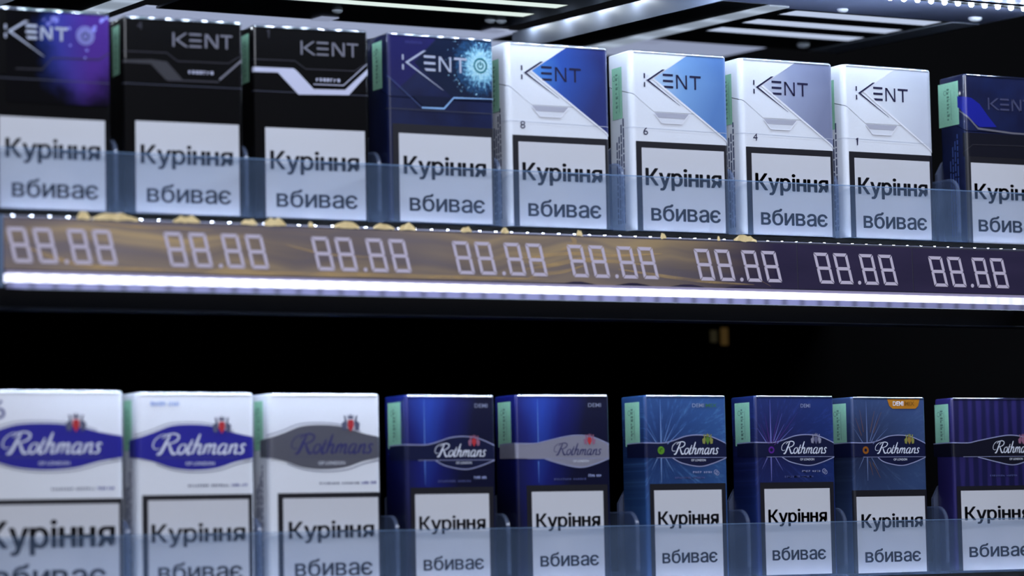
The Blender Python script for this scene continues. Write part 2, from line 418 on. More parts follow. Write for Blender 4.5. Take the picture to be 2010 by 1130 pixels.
# --- 2, 3: black packs with zigzag
for (x, yaw, zb, lab, bright) in ((-322.4, -.05, -.1, 'black cigarette pack with dull grey zigzag line', False), (-260.6, -.06, -.1, 'black cigarette pack with bright silver zigzag band', True)):
    band = poly((-1.2, 65.6), (11.5, 65.8), (21.2, 56.2), (45.6, 57.0), (55.4, 67.4), (55.2, 69.6), (43.8, 59.3), (28.6, 59.0), (20.6, 66.9), (19., 68.0), (-1.2, 67.9))
    dull = poly((12.8, 68.2), (19.7, 67.6), (27.1, 59.9), (19.4, 59.3), (12.4, 66.2), (-1, 66.3), (-1, 67.4))
    art = [('brand_lettering', logo_small(22.5, 74.5, 28., 6.3), grey_ink, .3),
        ('lid_line', stroke([(-1., 71.3), (19.7, 71.5), (24.8, 68.0), (48.6, 68.2), (53.2, 71.2), (55.3, 71.3)], .4), dim_ink, .3),
        ('small_print', tiny_words(29.6, 41.6, 62.7, 1.5, (7,)), silver, .3),
        ('strength_number', (stroke([(6.3, 84.4), (7.3, 85.2), (7.3, 81.3)], .5) if bright else text('4', 6.2, 8.6, 81.3, 3.8)), dim_ink, .3)]
    art.insert(0, ('tear_line', rect(-2, 55.6, 56.9, 57.3), mat('tear_strip', (62, 64, 78), .35), .21))
    if bright:
        art += [('silver_band', band, silver, .27), ('band_edge', stroke([(28.5, 61.2), (43., 61.3), (54.8, 71.8)], .35), silver, .3)]
    else:
        art += [('grey_band', dull, mat('charcoal_ink', (50, 49, 54), .4), .27), ('silver_edge', stroke([(44.2, 60.6), (54.9, 69.9)], .9), grey_ink, .3), ('band_edge', stroke([(20, 59.4), (44., 59.6)], .7), dim_ink, .3)]
    pack(x, yaw, 55, zb, 'x', lab, ZL, blackcard, rows=ROWS, art=art)
# --- 4: navy pack with cyan burst
def navy_card(nb):
    o = nb.xyz(); n = nb.noise(nb.comb(o[0], o[2], o[1]), 60, 3)
    return nb.ramp(n, ((.3, (18, 21, 52)), (.7, (24, 34, 76))))
def burst(nb):
    o = nb.xyz(); du = nb.math('SUBTRACT', o[0], .0206); dz = nb.math('SUBTRACT', o[2], .0743)
    rd = nb.math('SQRT', nb.math('ADD', nb.math('MULTIPLY', du, du), nb.math('MULTIPLY', dz, dz)))
    ang = nb.math('ARCTAN2', dz, du)
    n = nb.noise(nb.comb(ang, nb.math('MULTIPLY', rd, 60.), 0.), 7, 4, .65)
    sp = nb.noise(nb.comb(o[0], o[2], 0.), 620, 2, .6)
    f = nb.math('ADD', nb.math('MULTIPLY', rd, 66.), nb.math('MULTIPLY', nb.math('SUBTRACT', n, .5), 1.3))
    base = nb.ramp(f, ((.2, (196, 236, 240)), (.44, (140, 200, 222)), (.64, (40, 84, 124)), (.98, (14, 26, 54))))
    spk = nb.math('MULTIPLY', nb.math('GREATER_THAN', sp, .66), nb.math('LESS_THAN', rd, .0185))
    return nb.mix(spk, base, (170, 220, 240))
navy = artmat('navy_card', navy_card)
pack(-194.8, .01, 55, .2, 'spark pack', 'navy blue cigarette pack with cyan spark burst around a power symbol', ZL, navy, rows=ROWS, border=(2., 55, 0, 45.), r=1.6, art=(
    ('corner_print', poly((14.2, 73.9), (26., 86), (54.6, 86), (54.6, 58.), (34., 58.)), artmat('spark_print', burst), .2),
    ('violet_print', poly((.3, 66.5), (.3, 86), (25.4, 86), (13.6, 73.9), (16.5, 71.), (5, 61.)), mat('violet_blue_ink', (32, 30, 86), .35, coat=.6), .2),
    ('brand_lettering', logo_big((9.2, 73.8), 1.03, 1.15), bigsilver, .3),
    ('power_symbol', ring(48.1, 74.3, 2.8, 3.6)+ring(48.1, 74.2, 1.1, 1.75, PI/2+.5, PI/2+2*PI-.5)+rect(47.75, 48.45, 74.3, 76.3), mat('teal_ink', (20, 120, 130), .4), .3),
    ('tear_line', rect(-2, 55.4, 51.7, 52.1), mat('tear_strip', (62, 64, 78), .35), .21),
    ('edge_line', stroke([(-.4, 67.2), (17.1, 53.0)], .35), mat('faint_blue_ink', (70, 84, 130), .4), .3),
    ('bright_line', stroke([(17.1, 53.0), (28.7, 53.1), (33.8, 58.4), (55.2, 58.9)], .7, taper=[1, 1.2, 1, .5]), mat('ice_ink', (140, 180, 225), .4), .3),
    ('inner_print', poly((12.2, 58.4), (32.8, 58.6), (28.3, 54.), (17.4, 53.9)), mat('deep_navy_ink', (12, 20, 50), .35, coat=.6), .28),
    ('small_print', tiny_words(9., 18., 82.5, 1.4, (9,)), mat('violet_grey_ink', (60, 60, 120), .4), .3)))
# --- 5..8: white packs with coloured corner
def corner(name, c0, c1, c2):
    def f(nb):
        o = nb.xyz(); t = nb.math('ADD', nb.math('MULTIPLY', nb.math('ADD', o[0], .0155), 22.), nb.math('MULTIPLY', nb.math('ABSOLUTE', nb.math('SUBTRACT', o[2], .073)), 9.))
        return nb.ramp(t, ((.02, c0), (.42, c1), (.9, c2)))
    return artmat(name, f, .4, .35)
logo_ink = mat('dark_navy_ink', (34, 32, 66), .4)
lightgrey = mat('tab_shade_grey', (178, 178, 190), .45); pearl = mat('pearl_line', (240, 240, 246), .35)
side_ink = mat('side_grey_ink', (80, 88, 118), .5)
seamline = mat('fold_line_grey', (200, 204, 214), .5)
for (x, yaw, zb, num, lab, cm, dz) in (
    (-132.8, -.012, -.2, '8', 'white cigarette pack with deep blue corner and small number 8', corner('deep_blue_corner', (84, 150, 226), (48, 86, 172), (40, 50, 112)), 0.),
    (-66., -.002, -.2, '6', 'white cigarette pack with sky blue corner and small number 6', corner('sky_blue_corner', (190, 216, 240), (128, 172, 222), (92, 132, 190)), 0.),
    (-3.7, 0, -.2, '4', 'white cigarette pack with silver grey corner and small number 4', corner('silver_corner', (216, 220, 232), (160, 168, 196), (128, 134, 162)), 0.),
    (56.8, .014, 0, '1', 'white cigarette pack with almost white corner and small number 1', corner('pale_corner', (234, 236, 241), (224, 228, 236), (206, 210, 222)), 0.)):
    pack(x, yaw, 55, zb, num, lab, ZL, M_white(), rows=ROWS, r=3., kind='slant', panel=(5.5, 51.9, 0, 40.0), border=(2.5, 54.6, 0, 43.1), side=side_ink, stamp=(7.5, 17., 55., 80.), art=(
        ('corner_print', poly((13.2, 73.8), (32.3, 86.0), (54.9, 86.0), (54.9, 45.2)), cm, .2),
        ('corner_edge', stroke([(31.6, 86.), (12.6, 73.75), (54.9, 44.6)], .7), pearl, .26),
        ('brand_lettering', logo_big((9.3, 72.9), .985, 1.15), logo_ink, .3),
        ('lid_tab', poly((12.9, 57.3), (17.2, 52.3), (28.4, 52.3), (32.6, 57.3)), mat('tab_white', (226, 228, 234), .4), .2),
        ('tab_shade', poly((13., 57.3), (15.3, 54.9), (30.1, 54.9), (32.4, 57.3)), lightgrey, .25),  # shadow under the lid put in as a grey patch
        ('tab_edge', stroke([(12.9, 57.2), (17.2, 52.3), (28.4, 52.3), (32.6, 57.2)], .4), pearl, .27),
        ('fold_line', stroke([(-4, 49.8), (54.8, 49.)], .22), seamline, .27),
        ('strength_number', (stroke([(6.8, 49.2), (7.7, 50.), (7.7, 46.3)], .5) if num == '1' else text(num, 6.7, 9.3, 46.3, 3.7)), logo_ink, .3)))
# --- 9: navy pack, right end
swoosh = mat('royal_blue_ink', (34, 40, 150), .3, coat=.6)
pack(131.9, 0, 55, -.6, 'navy end pack', 'navy blue cigarette pack with royal blue swoosh, last on upper shelf', ZL, navy, rows=((4.2, 50, 22.6, 8.), (6., 48, 5.9, 8.2)), panel=(2.4, 53., 0, 41.2), border=(-.3, 55, 0, 44.5), r=2.2, stamp=(5., 22.2, 61.5, 84.), side=mat('side_blue_ink', (60, 80, 140), .5), art=(
    ('dark_print', rect(-1.5, 54.4, 44.5, 56.6), mat('dusk_ink', (20, 20, 32), .35, coat=.5), .2),
    ('swoosh_print', poly((-5, 76), (-2, 75.4), (4, 74.6), (9.1, 71.7), (14, 66.), (19.6, 60.2), (8.6, 59.7), (3.3, 63.2), (-3.3, 69.6), (-5, 70.2)), swoosh, .25),
    ('brand_lettering', logo_small(14.4, 69., 28., 6.2), mat('slate_ink', (72, 74, 104), .4), .3),
    ('silver_line', stroke([(-4., 68.4), (-1, 66.9), (7.7, 58.9), (30., 57.4), (54, 57.4)], .75, taper=[.5, 1, 1.3, 1.2, .7]), grey_ink, .3),
    ('trim_line', stroke([(-2, 46.), (4., 50.5), (30, 51.), (54, 51)], .35), dim_ink, .3)))

# --- lower shelf: three white packs with oval band
RL = 'packs on the lower shelf'
blueband = mat('blue_band_ink', (44, 42, 148), .35, coat=.4); greyband = mat('pewter_band_ink', (112, 112, 122), .35, .4)
white_ink = mat('white_ink', (226, 230, 240), .4); red_ink = mat('red_ink', (190, 50, 56), .4); steel = mat('steel_grey_ink', (92, 94, 118), .4)
def oval_art(bandm, txtm, txt, lon, crest, tiny, edgem, extra=(), sx=1.):
    up = [(-8, 66.5), (0, 67.2), (8, 69.6), (16, 72.4), (26, 73.0), (36, 72.2), (46, 69.2), (55, 67.4), (60, 66.8)]
    lo = [(60, 58.4), (55, 58.3), (46, 56.6), (37, 53.9), (26, 53.1), (16, 54.2), (8, 56.8), (0, 58.4), (-8, 58.8)]
    up = [(x*sx, z) for x, z in up]; lo = [(x*sx, z) for x, z in lo]
    # quads between the two edges keep the wrap clean
    a = smoothline(up, 4); b = smoothline(lo[::-1], 4); vs = []; fs = []
    for i in range(len(a)):
        vs += [a[i], b[i]]
        if i: fs.append((2*i-2, 2*i-1, 2*i+1, 2*i))
    c, s = crest_art(*crest)
    return (('oval_band', [('mesh', vs, fs)], bandm, .2),
        ('band_outline', stroke([(x-1, z+.9) for x, z in up[1:-2]], .35, True)+stroke([(x+1, z-1.) for x, z in lo[1:-2]], .35, True), edgem, .26),
        ('brand_lettering', script_logo(*txt), txtm, .3), ('band_rule', rect(9*sx, 47*sx, 58.4, 58.6), edgem, .27),
        ('small_print', text('OF LONDON', lon[0], lon[1], lon[2], 1.5, .01), white_ink, .3),
        ('fine_print', tiny_words(tiny[0], tiny[1]-8.5, tiny[2], .9, (8, 7)), steel, .3), ('fine_print', tiny_words(tiny[1]-7.6, tiny[1], tiny[2], 1.1, (4, 3)), mat('blue_fine_ink', (62, 64, 150), .4), .3),
        ('crest', c, steel, .34), ('crest_shield', s, red_ink, .36))+tuple(extra)
P3 = dict(rows=((9.2, 51., 22.3, 7.6), (11.9, 50., 5.4, 7.9)), panel=(6.7, 53.2, 0, 40.3), border=(4.2, 55., 0, 42.6), r=2.6, side=side_ink, D=22.)
pack(-392.5, -.01, 68, -165.2, 'l1', 'wide white cigarette pack with blue oval band, leftmost and cut by the frame', RL, M_white(), **{**P3, 'panel': (3.2, 65.6, 0, 38.3), 'border': (1.2, 67.4, 0, 40.6), 'rows': ((6., 63.8, 19.8, 11.7), (9., 59.6, 2.0, 11.2))}, art=
    oval_art(blueband, white_ink, (13.4, 58.2, 59.6, 69.6), (29.5, 43.5, 55.2), (46.4, 72.6, 8.4), (35.1, 63.5, 44.4), steel, (('strength_number', text('6', 9.6, 14.9, 75., 8.4), mat('navy_number', (70, 76, 140), .4), .3),), 1.236))
pack(-318.3, -.02, 55, -165.8, 'l2', 'white cigarette pack with blue oval band and fine print at its top', RL, M_white(), **{**P3, 'panel': (5, 51.8, 0, 40.), 'border': (2.4, 53.8, 0, 42.3), 'rows': ((6.4, 50.2, 21.6, 8.), (9.3, 48.6, 4.9, 8.))}, art=
    oval_art(blueband, white_ink, (7.2, 51., 59.6, 69.3), (22.5, 36., 55.2), (39.6, 72.2, 8.), (23.5, 51.5, 45.8), steel, (('fine_print', tiny_words(6.5, 20., 81.2, 1.8, (7, 5)), mat('pale_blue_ink', (140, 170, 225), .4), .3),)))
pack(-256.3, -.01, 55, -166., 'l3', 'white cigarette pack with grey oval band and dark blue script', RL, M_white(), **P3, art=
    oval_art(greyband, mat('ink_violet', (52, 52, 110), .4), (10.9, 51.2, 59.7, 69.3), (24.1, 37., 55.2), (40.1, 73.2, 8.2), (24.4, 52.5, 46.4), steel))

# --- lower shelf: slim blue packs
def glow_blue(x0, dark, mid, hi):
    def f(nb):
        o = nb.xyz(); t = nb.math('ABSOLUTE', nb.math('SUBTRACT', o[0], x0)); n = nb.noise(nb.comb(nb.math('MULTIPLY', o[0], 6.), o[2], 0.), 25, 2)
        t = nb.math('ADD', nb.math('MULTIPLY', t, 36.), nb.math('ADD', nb.math('MULTIPLY', nb.math('SUBTRACT', .075, o[2]), 9.), nb.math('MULTIPLY', nb.math('SUBTRACT', n, .5), .22)))
        return nb.ramp(t, ((.0, hi), (.35, mid), (.85, dark)))
    return f
def rays(x0, z0, base0, base1, ray, k=.5):
    def f(nb):
        o = nb.xyz(); du = nb.math('SUBTRACT', o[0], x0); dz = nb.math('SUBTRACT', o[2], z0)
        ang = nb.math('ARCTAN2', dz, du); rd = nb.math('SQRT', nb.math('ADD', nb.math('MULTIPLY', du, du), nb.math('MULTIPLY', dz, dz)))
        n = nb.noise(nb.comb(ang, 0., nb.math('MULTIPLY', rd, 8.)), 9, 4, .75)
        b = nb.mix(nb.math('MULTIPLY', rd, 30., True), base0, base1)
        m = nb.n('ShaderNodeMapRange', interpolation_type='SMOOTHSTEP'); nb.put(m.inputs[0], n); m.inputs[1].default_value = .5; m.inputs[2].default_value = .78; m.inputs[4].default_value = k
        return nb.mix(m.outputs[0], b, ray)
    return f
def stripes(nb):
    o = nb.xyz(); s = nb.math('SINE', nb.math('MULTIPLY', o[0], 1150.)); n = nb.noise(nb.comb(nb.math('MULTIPLY', o[0], 4.), o[2], 0.), 30, 2)
    t = nb.math('ADD', nb.math('MULTIPLY', s, .35), n); return nb.ramp(t, ((.35, (24, 24, 66)), (.75, (44, 38, 96))))
def slim(x, yaw, W, zb, label, body, fill, line, txtm, crestm, shieldm, demi='DEMI', demi2=None, txt=(14.5, 41.2, 58.5, 65.), centre=None, panel=(4.1, 42.2, 0, 41.7), blk=(1.8, 44.6, 0, 44.8), rows=SROWS, D=22., lower=True, extra=(), dm=(35.5, 42.2), band_under=True, stamp=(4.5, 18., 63., 84.)):
    k = W-46
    up = [(-16, 64.2), (-4, 64.4), (9, 64.2), (15, 65.2), (22.5+k, 67.4), (30+k, 68.), (37.5+k, 67.), (46+k, 63.7)]
    lo = [(-16, 57.6), (-4, 57.4), (9, 57.1), (15, 57.), (20+k, 54.6), (30+k, 52.9), (38+k, 54.4), (46+k, 57.2)]
    a = smoothline(up, 4); b = smoothline(lo, 4); vs = []; fs = []
    for i in range(len(a)):
        vs += [a[i], b[i]]
        if i: fs.append((2*i-2, 2*i-1, 2*i+1, 2*i))
    tu = (txt[0]+txt[1])/2+1.6
    c, s = crest_art(txt[1]-6.3, 65.6, 5.6)
    art = [('script_band', [('mesh', vs, fs)], fill, .2), ('band_line', stroke(up, .5, True)+stroke(lo[3:], .5, True), line, .26),
        ('brand_lettering', script_logo(*txt, .95), txtm, .3), ('band_rule', rect(6, W-.6, 57.05, 57.3), line, .27),
        ('small_print', text('OF LONDON', tu-4.1, tu+4.1, 55.4, 1.1, .01), white_ink, .3),
        ('crest', c, crestm, .34), ('crest_shield', s, shieldm, .36)]
    if demi: art.append(('top_lettering', text(demi, dm[0], dm[1], 81.3, 1.9, .01), mat('top_grey_ink', (140, 146, 170), .4), .3))
    if demi2: art.append(('top_mark', demi2[0], demi2[1], .3))
    if lower: art += [('fine_print', tiny_words(15.9+k, 33+k, 47.1, .9, (8, 6)), mat('fine_slate_ink', (84, 90, 140), .4), .3)]
    return pack(x, yaw, W, zb, 's', label, RL, body, r=1.5, D=D, panel=panel, border=blk, rows=rows, stamp=stamp, art=tuple(art)+tuple(extra))
deepink = mat('midnight_ink', (20, 25, 60), .35, coat=.5); lav = mat('lavender_line', (150, 154, 188), .4); pink = mat('rose_ink', (150, 100, 124), .4)
bright_fine = lambda a, b, z: ('fine_print', tiny_words(a, b, z, 1.2, (4, 3)), mat('pale_fine_ink', (170, 180, 225), .4), .3)
rb = artmat('royal_blue_card', glow_blue(-.012, (11, 12, 44), (21, 27, 104), (38, 66, 160)))
streak = artmat('streak_print', glow_blue(-.0135, (34, 52, 140), (64, 96, 190), (120, 160, 220)))
slim(-188.6, .01, 46, -166.4, 'royal blue cigarette pack whose dark band carries white script', rb, deepink, lav, white_ink, pink, red_ink, extra=(
    bright_fine(34.5, 41.2, 48.5), ('light_streak', stroke([(9.4, 85.), (9.4, 64.6)], .55, taper=[.2, 1, .8])+stroke([(9.4, 57.), (9.4, 46.)], .55, taper=[1, .3]), streak, .3)))
slim(-131.5, -.02, 49.5, -166., 'royal blue cigarette pack whose silver band carries dark script', rb, mat('silver_band_ink', (168, 166, 182), .35, .4, coat=.4), lav, mat('navy_script_ink', (44, 46, 96), .4), pink, red_ink,
    txt=(19.6, 45., 58.5, 64.6), panel=(7.6, 45.4, 0, 41.8), blk=(5., 47.8, 0, 44.8), rows=((9.6, 43.6, 25.2, 6.5), (11.4, 42.4, 7., 6.6)), dm=(38.3, 45.2), extra=(
    bright_fine(37.6, 44.6, 48.5), ('light_streak', stroke([(11.5, 85.), (11.5, 64.6)], .55, taper=[.2, 1, .8])+stroke([(11.5, 56.), (11.5, 46.)], .55, taper=[1, .3]), streak, .3)))
def star(m, dz=0):
    return ('star_print', stroke([(8.6, 85.), (8.6, 64.4)], .8, taper=[.15, .5, 1])+stroke([(8.5, 57.), (8.4, 45.5)], .8, taper=[1, .3])
        + sum((stroke([(8.6+math.cos(a)*4.6, 60.7+math.sin(a)*4.6), (8.6+math.cos(a)*L, 60.7+math.sin(a)*L)], .45, taper=[1, .2]) for a, L in ((2.2, 13), (1.0, 15), (1.2, 19), (-1.0, 12), (-2.1, 11), (.7, 17))), []), m, .3)
capsule = lambda m: ('capsule_mark', ring(39.2, 50.2, .8, 1.15)+ring(40., 49.6, .8, 1.1)+tiny_words(26, 37.3, 49.7, .9, (4, 4)), m, .3)
slim(-62.3, .015, 46, -166., 'steel blue cigarette pack with white star rays and green capsule dot', artmat('ray_blue_card', rays(-.0144, .0607, (26, 46, 96), (46, 80, 132), (92, 136, 186), .75)), deepink, lav, white_ink, mat('olive_crest', (140, 140, 70), .4), mat('green_crest', (90, 130, 50), .4),
    dm=(26.6, 33.3), demi2=(text('MIX', 34.3, 40.6, 81.3, 1.9, .01), mat('green_top_ink', (62, 110, 74), .4)), extra=(star(mat('star_blue_ink', (110, 140, 190), .4)), capsule(lav),
    ('capsule_dot', disc(8.5, 60.7, 1.9), mat('capsule_green', (96, 150, 44), .3), .3), ('dot_mark', ring(8.7, 60.7, .5, .95, .6, 4.2), mat('capsule_shade', (40, 80, 26), .3), .34)))
slim(0, 0, 46, -166., 'dark blue cigarette pack with violet rays and purple capsule dot', artmat('ray_violet_card', rays(-.0144, .0607, (26, 26, 74), (26, 44, 100), (62, 78, 150), .6)), deepink, lav, white_ink, mat('grey_crest', (140, 140, 160), .4), mat('slate_crest', (100, 100, 130), .4),
    dm=(26.4, 32.), extra=(star(mat('star_violet_ink', (110, 112, 180), .4)), capsule(lav), ('capsule_dot', ring(8.8, 60.6, .9, 1.7), mat('capsule_purple', (92, 40, 140), .3), .3),
    ('violet_rays', sum((stroke([(8.6+math.cos(a)*3, 60.7+math.sin(a)*3), (8.6+math.cos(a)*L, 60.7+math.sin(a)*L)], .4, taper=[1, .2]) for a, L in ((1.75, 18), (1.3, 20), (.85, 24), (2.0, 14))), []), mat('ray_purple', (84, 44, 120), .4), .27)))
slim(56.4, .02, 45, -166.4, 'slate blue cigarette pack with orange rays and amber tab at its top', artmat('ray_slate_card', rays(-.0149, .0607, (32, 38, 66), (54, 74, 114), (84, 106, 140))), deepink, lav, white_ink, mat('olive_crest', (140, 140, 70), .4), mat('amber_crest', (150, 120, 60), .4), demi=None,
    txt=(13.3, 40.8, 58.7, 64.8), panel=(1.2, 43., 0, 37.6), blk=(-1., 44.6, 0, 40.8), rows=((3.8, 41.4, 22.2, 6.8), (5.5, 39.6, 5.2, 6.8)), lower=False, extra=(
    ('amber_tab', poly((21.6, 86.1), (41.7, 86.1), (40.6, 82.6), (38.8, 81.2), (24.7, 81.2), (22.8, 82.6)), mat('amber_ink', (186, 122, 30), .35, coat=.4), .27),
    ('tab_lettering', text('DEMI', 25., 31.5, 82.7, 2.3, .02), white_ink, .32), ('tab_lettering', text('MIX', 32.4, 38.3, 82.7, 2.3, .02), mat('amber_dark_ink', (130, 84, 20), .4), .32),
    star(mat('star_grey_ink', (104, 120, 160), .4)), ('capsule_dot', ring(7.6, 60.6, .8, 1.9), mat('capsule_amber', (150, 90, 30), .3), .3),
    ('orange_rays', sum((stroke([(8.2+math.cos(a)*L*.45, 60.7+math.sin(a)*L*.45), (8.2+math.cos(a)*L, 60.7+math.sin(a)*L)], .6, taper=[.4, 1, .2]) for a, L in ((1.95, 17), (1.75, 20), (1.3, 20), (1.1, 21), (-1.05, 16), (-1.3, 13))), []), mat('ray_orange', (134, 90, 50), .4), .27)))
slim(118.05, -.03, 52, -166.6, 'dark navy cigarette pack with fine upright violet stripes, rightmost', artmat('stripe_card', stripes), mat('near_black_ink', (18, 18, 34), .35, coat=.5), lav, white_ink, pink, pink, demi=None, D=15.,
    txt=(24.3, 49.5, 58.8, 65.4), panel=(3.9, 48.4, 0, 40.1), blk=(1.6, 50.6, 0, 42.4), rows=((5.9, 46.4, 25.2, 6.9), (7.9, 44.8, 6.6, 6.9)), stamp=(2.6, 14.8, 63., 84.))

# ------------------------------------------------------------------ shelves, rails, guards
blackm = mat('matt_black_metal', (7, 8, 9), .6, spec=.15, grain=.1)
skirtm = mat('black_enamel', (5, 6, 8), .4, spec=.15)
X0, X1 = -470, 250
def deck(zb, label):
    t = empty('display_shelf', (0, 0, zb)); tag(t, label, 'shelf', 'black display shelves')
    boxo('shelf_board', (X0, X1, -1.9, 298, -3.0, -1.), blackm, t)
    bm = bmesh.new(); box(bm, X0, X1, 15., 18., -41.5, -3.); finish('front_skirt', bm, skirtm, t)
    bm = bmesh.new(); box(bm, X0, X1, 14., 26., -42.3, -41.5, bev=.3); finish('bottom_lip', bm, mat('lip_steel', (30, 36, 48), .4), t)
    return t
deck(0, 'black display shelf carrying the upper row of packs')
deck(-167., 'black display shelf carrying the lower row of packs')
b = boxo('wall_back', (X0-60, X1+260, 300, 306, -420, 420), mat('black_back_wall', (6, 6, 7), .8, spec=.1)); tag(b, kind='structure')

def clear_mat(name, col, haze, edge):
    m, nt, p = newmat(name); nb = NB(nt); nt.nodes.remove(p)
    tr = nb.n('ShaderNodeBsdfTransparent'); tr.inputs[0].default_value = (*lin(edge), 1)
    df = nb.n('ShaderNodeBsdfDiffuse'); tl = nb.n('ShaderNodeBsdfTranslucent'); gl = nb.n('ShaderNodeBsdfGlossy'); gl.inputs['Roughness'].default_value = .12
    for s in (df, tl): s.inputs[0].default_value = (*lin(col), 1)
    o = nb.xyz(); n = nb.noise(nb.comb(nb.math('MULTIPLY', o[0], 1.), o[1], o[2]), 30, 3)
    h = nb.math('MULTIPLY', nb.math('ADD', n, .5), haze)
    a = nb.n('ShaderNodeMixShader'); a.inputs[0].default_value = .4; nt.links.new(df.outputs[0], a.inputs[1]); nt.links.new(tl.outputs[0], a.inputs[2])
    c = nb.n('ShaderNodeMixShader'); nb.put(c.inputs[0], h); nt.links.new(tr.outputs[0], c.inputs[1]); nt.links.new(a.outputs[0], c.inputs[2])
    d = nb.n('ShaderNodeMixShader'); d.inputs[0].default_value = .035
    nt.links.new(c.outputs[0], d.inputs[1]); nt.links.new(gl.outputs[0], d.inputs[2])
    nt.links.new(d.outputs[0], nt.nodes['Material Output'].inputs[0]); return m
acryl = clear_mat('clear_acrylic', (165, 195, 236), .1, (253, 254, 255))
acryl_edge = clear_mat('acrylic_edge', (170, 200, 235), .35, (240, 246, 250))
def guard(zb, top, label):
    t = empty('acrylic_guard', (0, 0, zb)); tag(t, label, 'guard', 'clear acrylic guards')
    boxo('acrylic_sheet', (X0, X1, -4.4, -2.6, -.7, top-.4), acryl, t)
    boxo('polished_edge', (X0, X1, -4.4, -2.6, top-.4, top), acryl_edge, t)
guard(0, 25.6, 'clear acrylic guard in front of the upper row of packs')
guard(-167, 26.4, 'clear acrylic guard in front of the lower row of packs')

# dividers and pushers -------------------------------------------------------
smoke = clear_mat('smoky_plastic', (150, 168, 205), .2, (242, 246, 250))
rimm = clear_mat('rim_plastic', (190, 205, 235), .12, (246, 248, 252))
LANES_U = [(-384.2, 55, 22), (-322.4, 55, 22), (-260.6, 55, 22), (-194.8, 55, 22), (-132.8, 55, 22), (-66., 55, 22), (-3.7, 55, 22), (56.8, 55, 22), (131.9, 55, 22)]
LANES_L = [(-392.5, 68, 22), (-318.3, 55, 22), (-256.3, 55, 22), (-188.6, 46, 22), (-131.5, 49.5, 22), (-62.3, 46, 22), (0, 46, 22), (56.4, 45, 22), (118.05, 52, 15)]
NAME_U = ['purple glow pack', 'dull zigzag pack', 'silver zigzag pack', 'cyan spark pack', 'white pack numbered 8', 'white pack numbered 6', 'white pack numbered 4', 'white pack numbered 1', 'last navy pack']
NAME_L = ['wide leftmost white pack', 'second blue oval pack', 'grey oval pack', 'dark band royal blue pack', 'silver band royal blue pack', 'green dot pack', 'purple dot pack', 'amber tab pack', 'violet striped pack']
pushm = mat('grey_pusher_plastic', (84, 92, 116), .45)
for lanes, names, zb, row in ((LANES_U, NAME_U, 0., 'upper'), (LANES_L, NAME_L, -167., 'lower')):
    for i, (x, W, D) in enumerate(lanes):
        gap = x-(lanes[i-1][0]+lanes[i-1][1]) if i else 8.
        gapr = lanes[i+1][0]-x-W if i < len(lanes)-1 else 8.
        xm = x-min(3.2, gap/2)
        t = empty('lane_divider', (xm, 0, zb-1)); tag(t, 'smoky clear divider standing left of the %s' % names[i], 'divider', 'lane dividers, %s shelf' % row)
        out = [(3, 0), (110, 0), (110, 34)]+[(11-8*math.sin(a), 26+8*math.cos(a)) for a in [k/8*PI/2 for k in range(9)]]
        bm = bmesh.new(); prism(bm, out, 'x', -.6, .6); finish('divider_blade', bm, smoke, t)
        bm = bmesh.new(); prism(bm, [(3, 0), (108, 0), (108, 1), (3, 1)], 'x', -1.1, 1.1); finish('divider_foot', bm, smoke, t)
        arc = [(11-8.05*math.sin(a), 26+8.05*math.cos(a)) for a in [k/10*PI/2 for k in range(11)]]
        rim = [(100, 34.05)]+arc+[(2.95, 6)]; inn = [(3.75, 6)]+[(11-7.2*math.sin(a), 26+7.2*math.cos(a)) for a in [k/10*PI/2 for k in range(10, -1, -1)]]+[(100, 33.2)]
        bm = bmesh.new(); prism(bm, rim+inn, 'x', -.9, .9); finish('divider_rim', bm, rimm, t)
        e0 = min(6.5, gap-min(3.2, gap/2)-1.6) if gap < 14 else 6.5
        if gap >= 14: e0 = 2.2+4.3
        e0 = min(e0, min(3.2, gap/2)-.8) if gap < 14 else e0
        p = empty('pack_pusher', (x+W/2, D+1.2, zb-1)); tag(p, 'grey plastic pusher behind the %s' % names[i], 'pusher', 'pack pushers, %s shelf' % row)
        e1 = .5
        y0 = 0
        if gap >= 14:                        # wide lane: the paddle is wider than its pack and shows beside it
            t.location.x = (x-min(3.2, gap/2))*K
        h = W/2
        left = [(-h+1., 0), (-h+1., 33), (-h+1., 42)] if gap < 14 else [(-h-1.6, 0), (-h-1.6, 38), (-h+2, 44)]
        bm = bmesh.new(); prism(bm, left+[(-h+12, 52), (h-12, 52), (h-1, 42), (h-1, 0)], 'y', .0, 2.0); finish('paddle', bm, pushm, p)
        bm = bmesh.new(); box(bm, -8, 8, 2., 60, 0, 3.); box(bm, -9.5, -8, 2., 60, 0, 4.5); box(bm, 8, 9.5, 2., 60, 0, 4.5); finish('spring_track', bm, pushm, p)

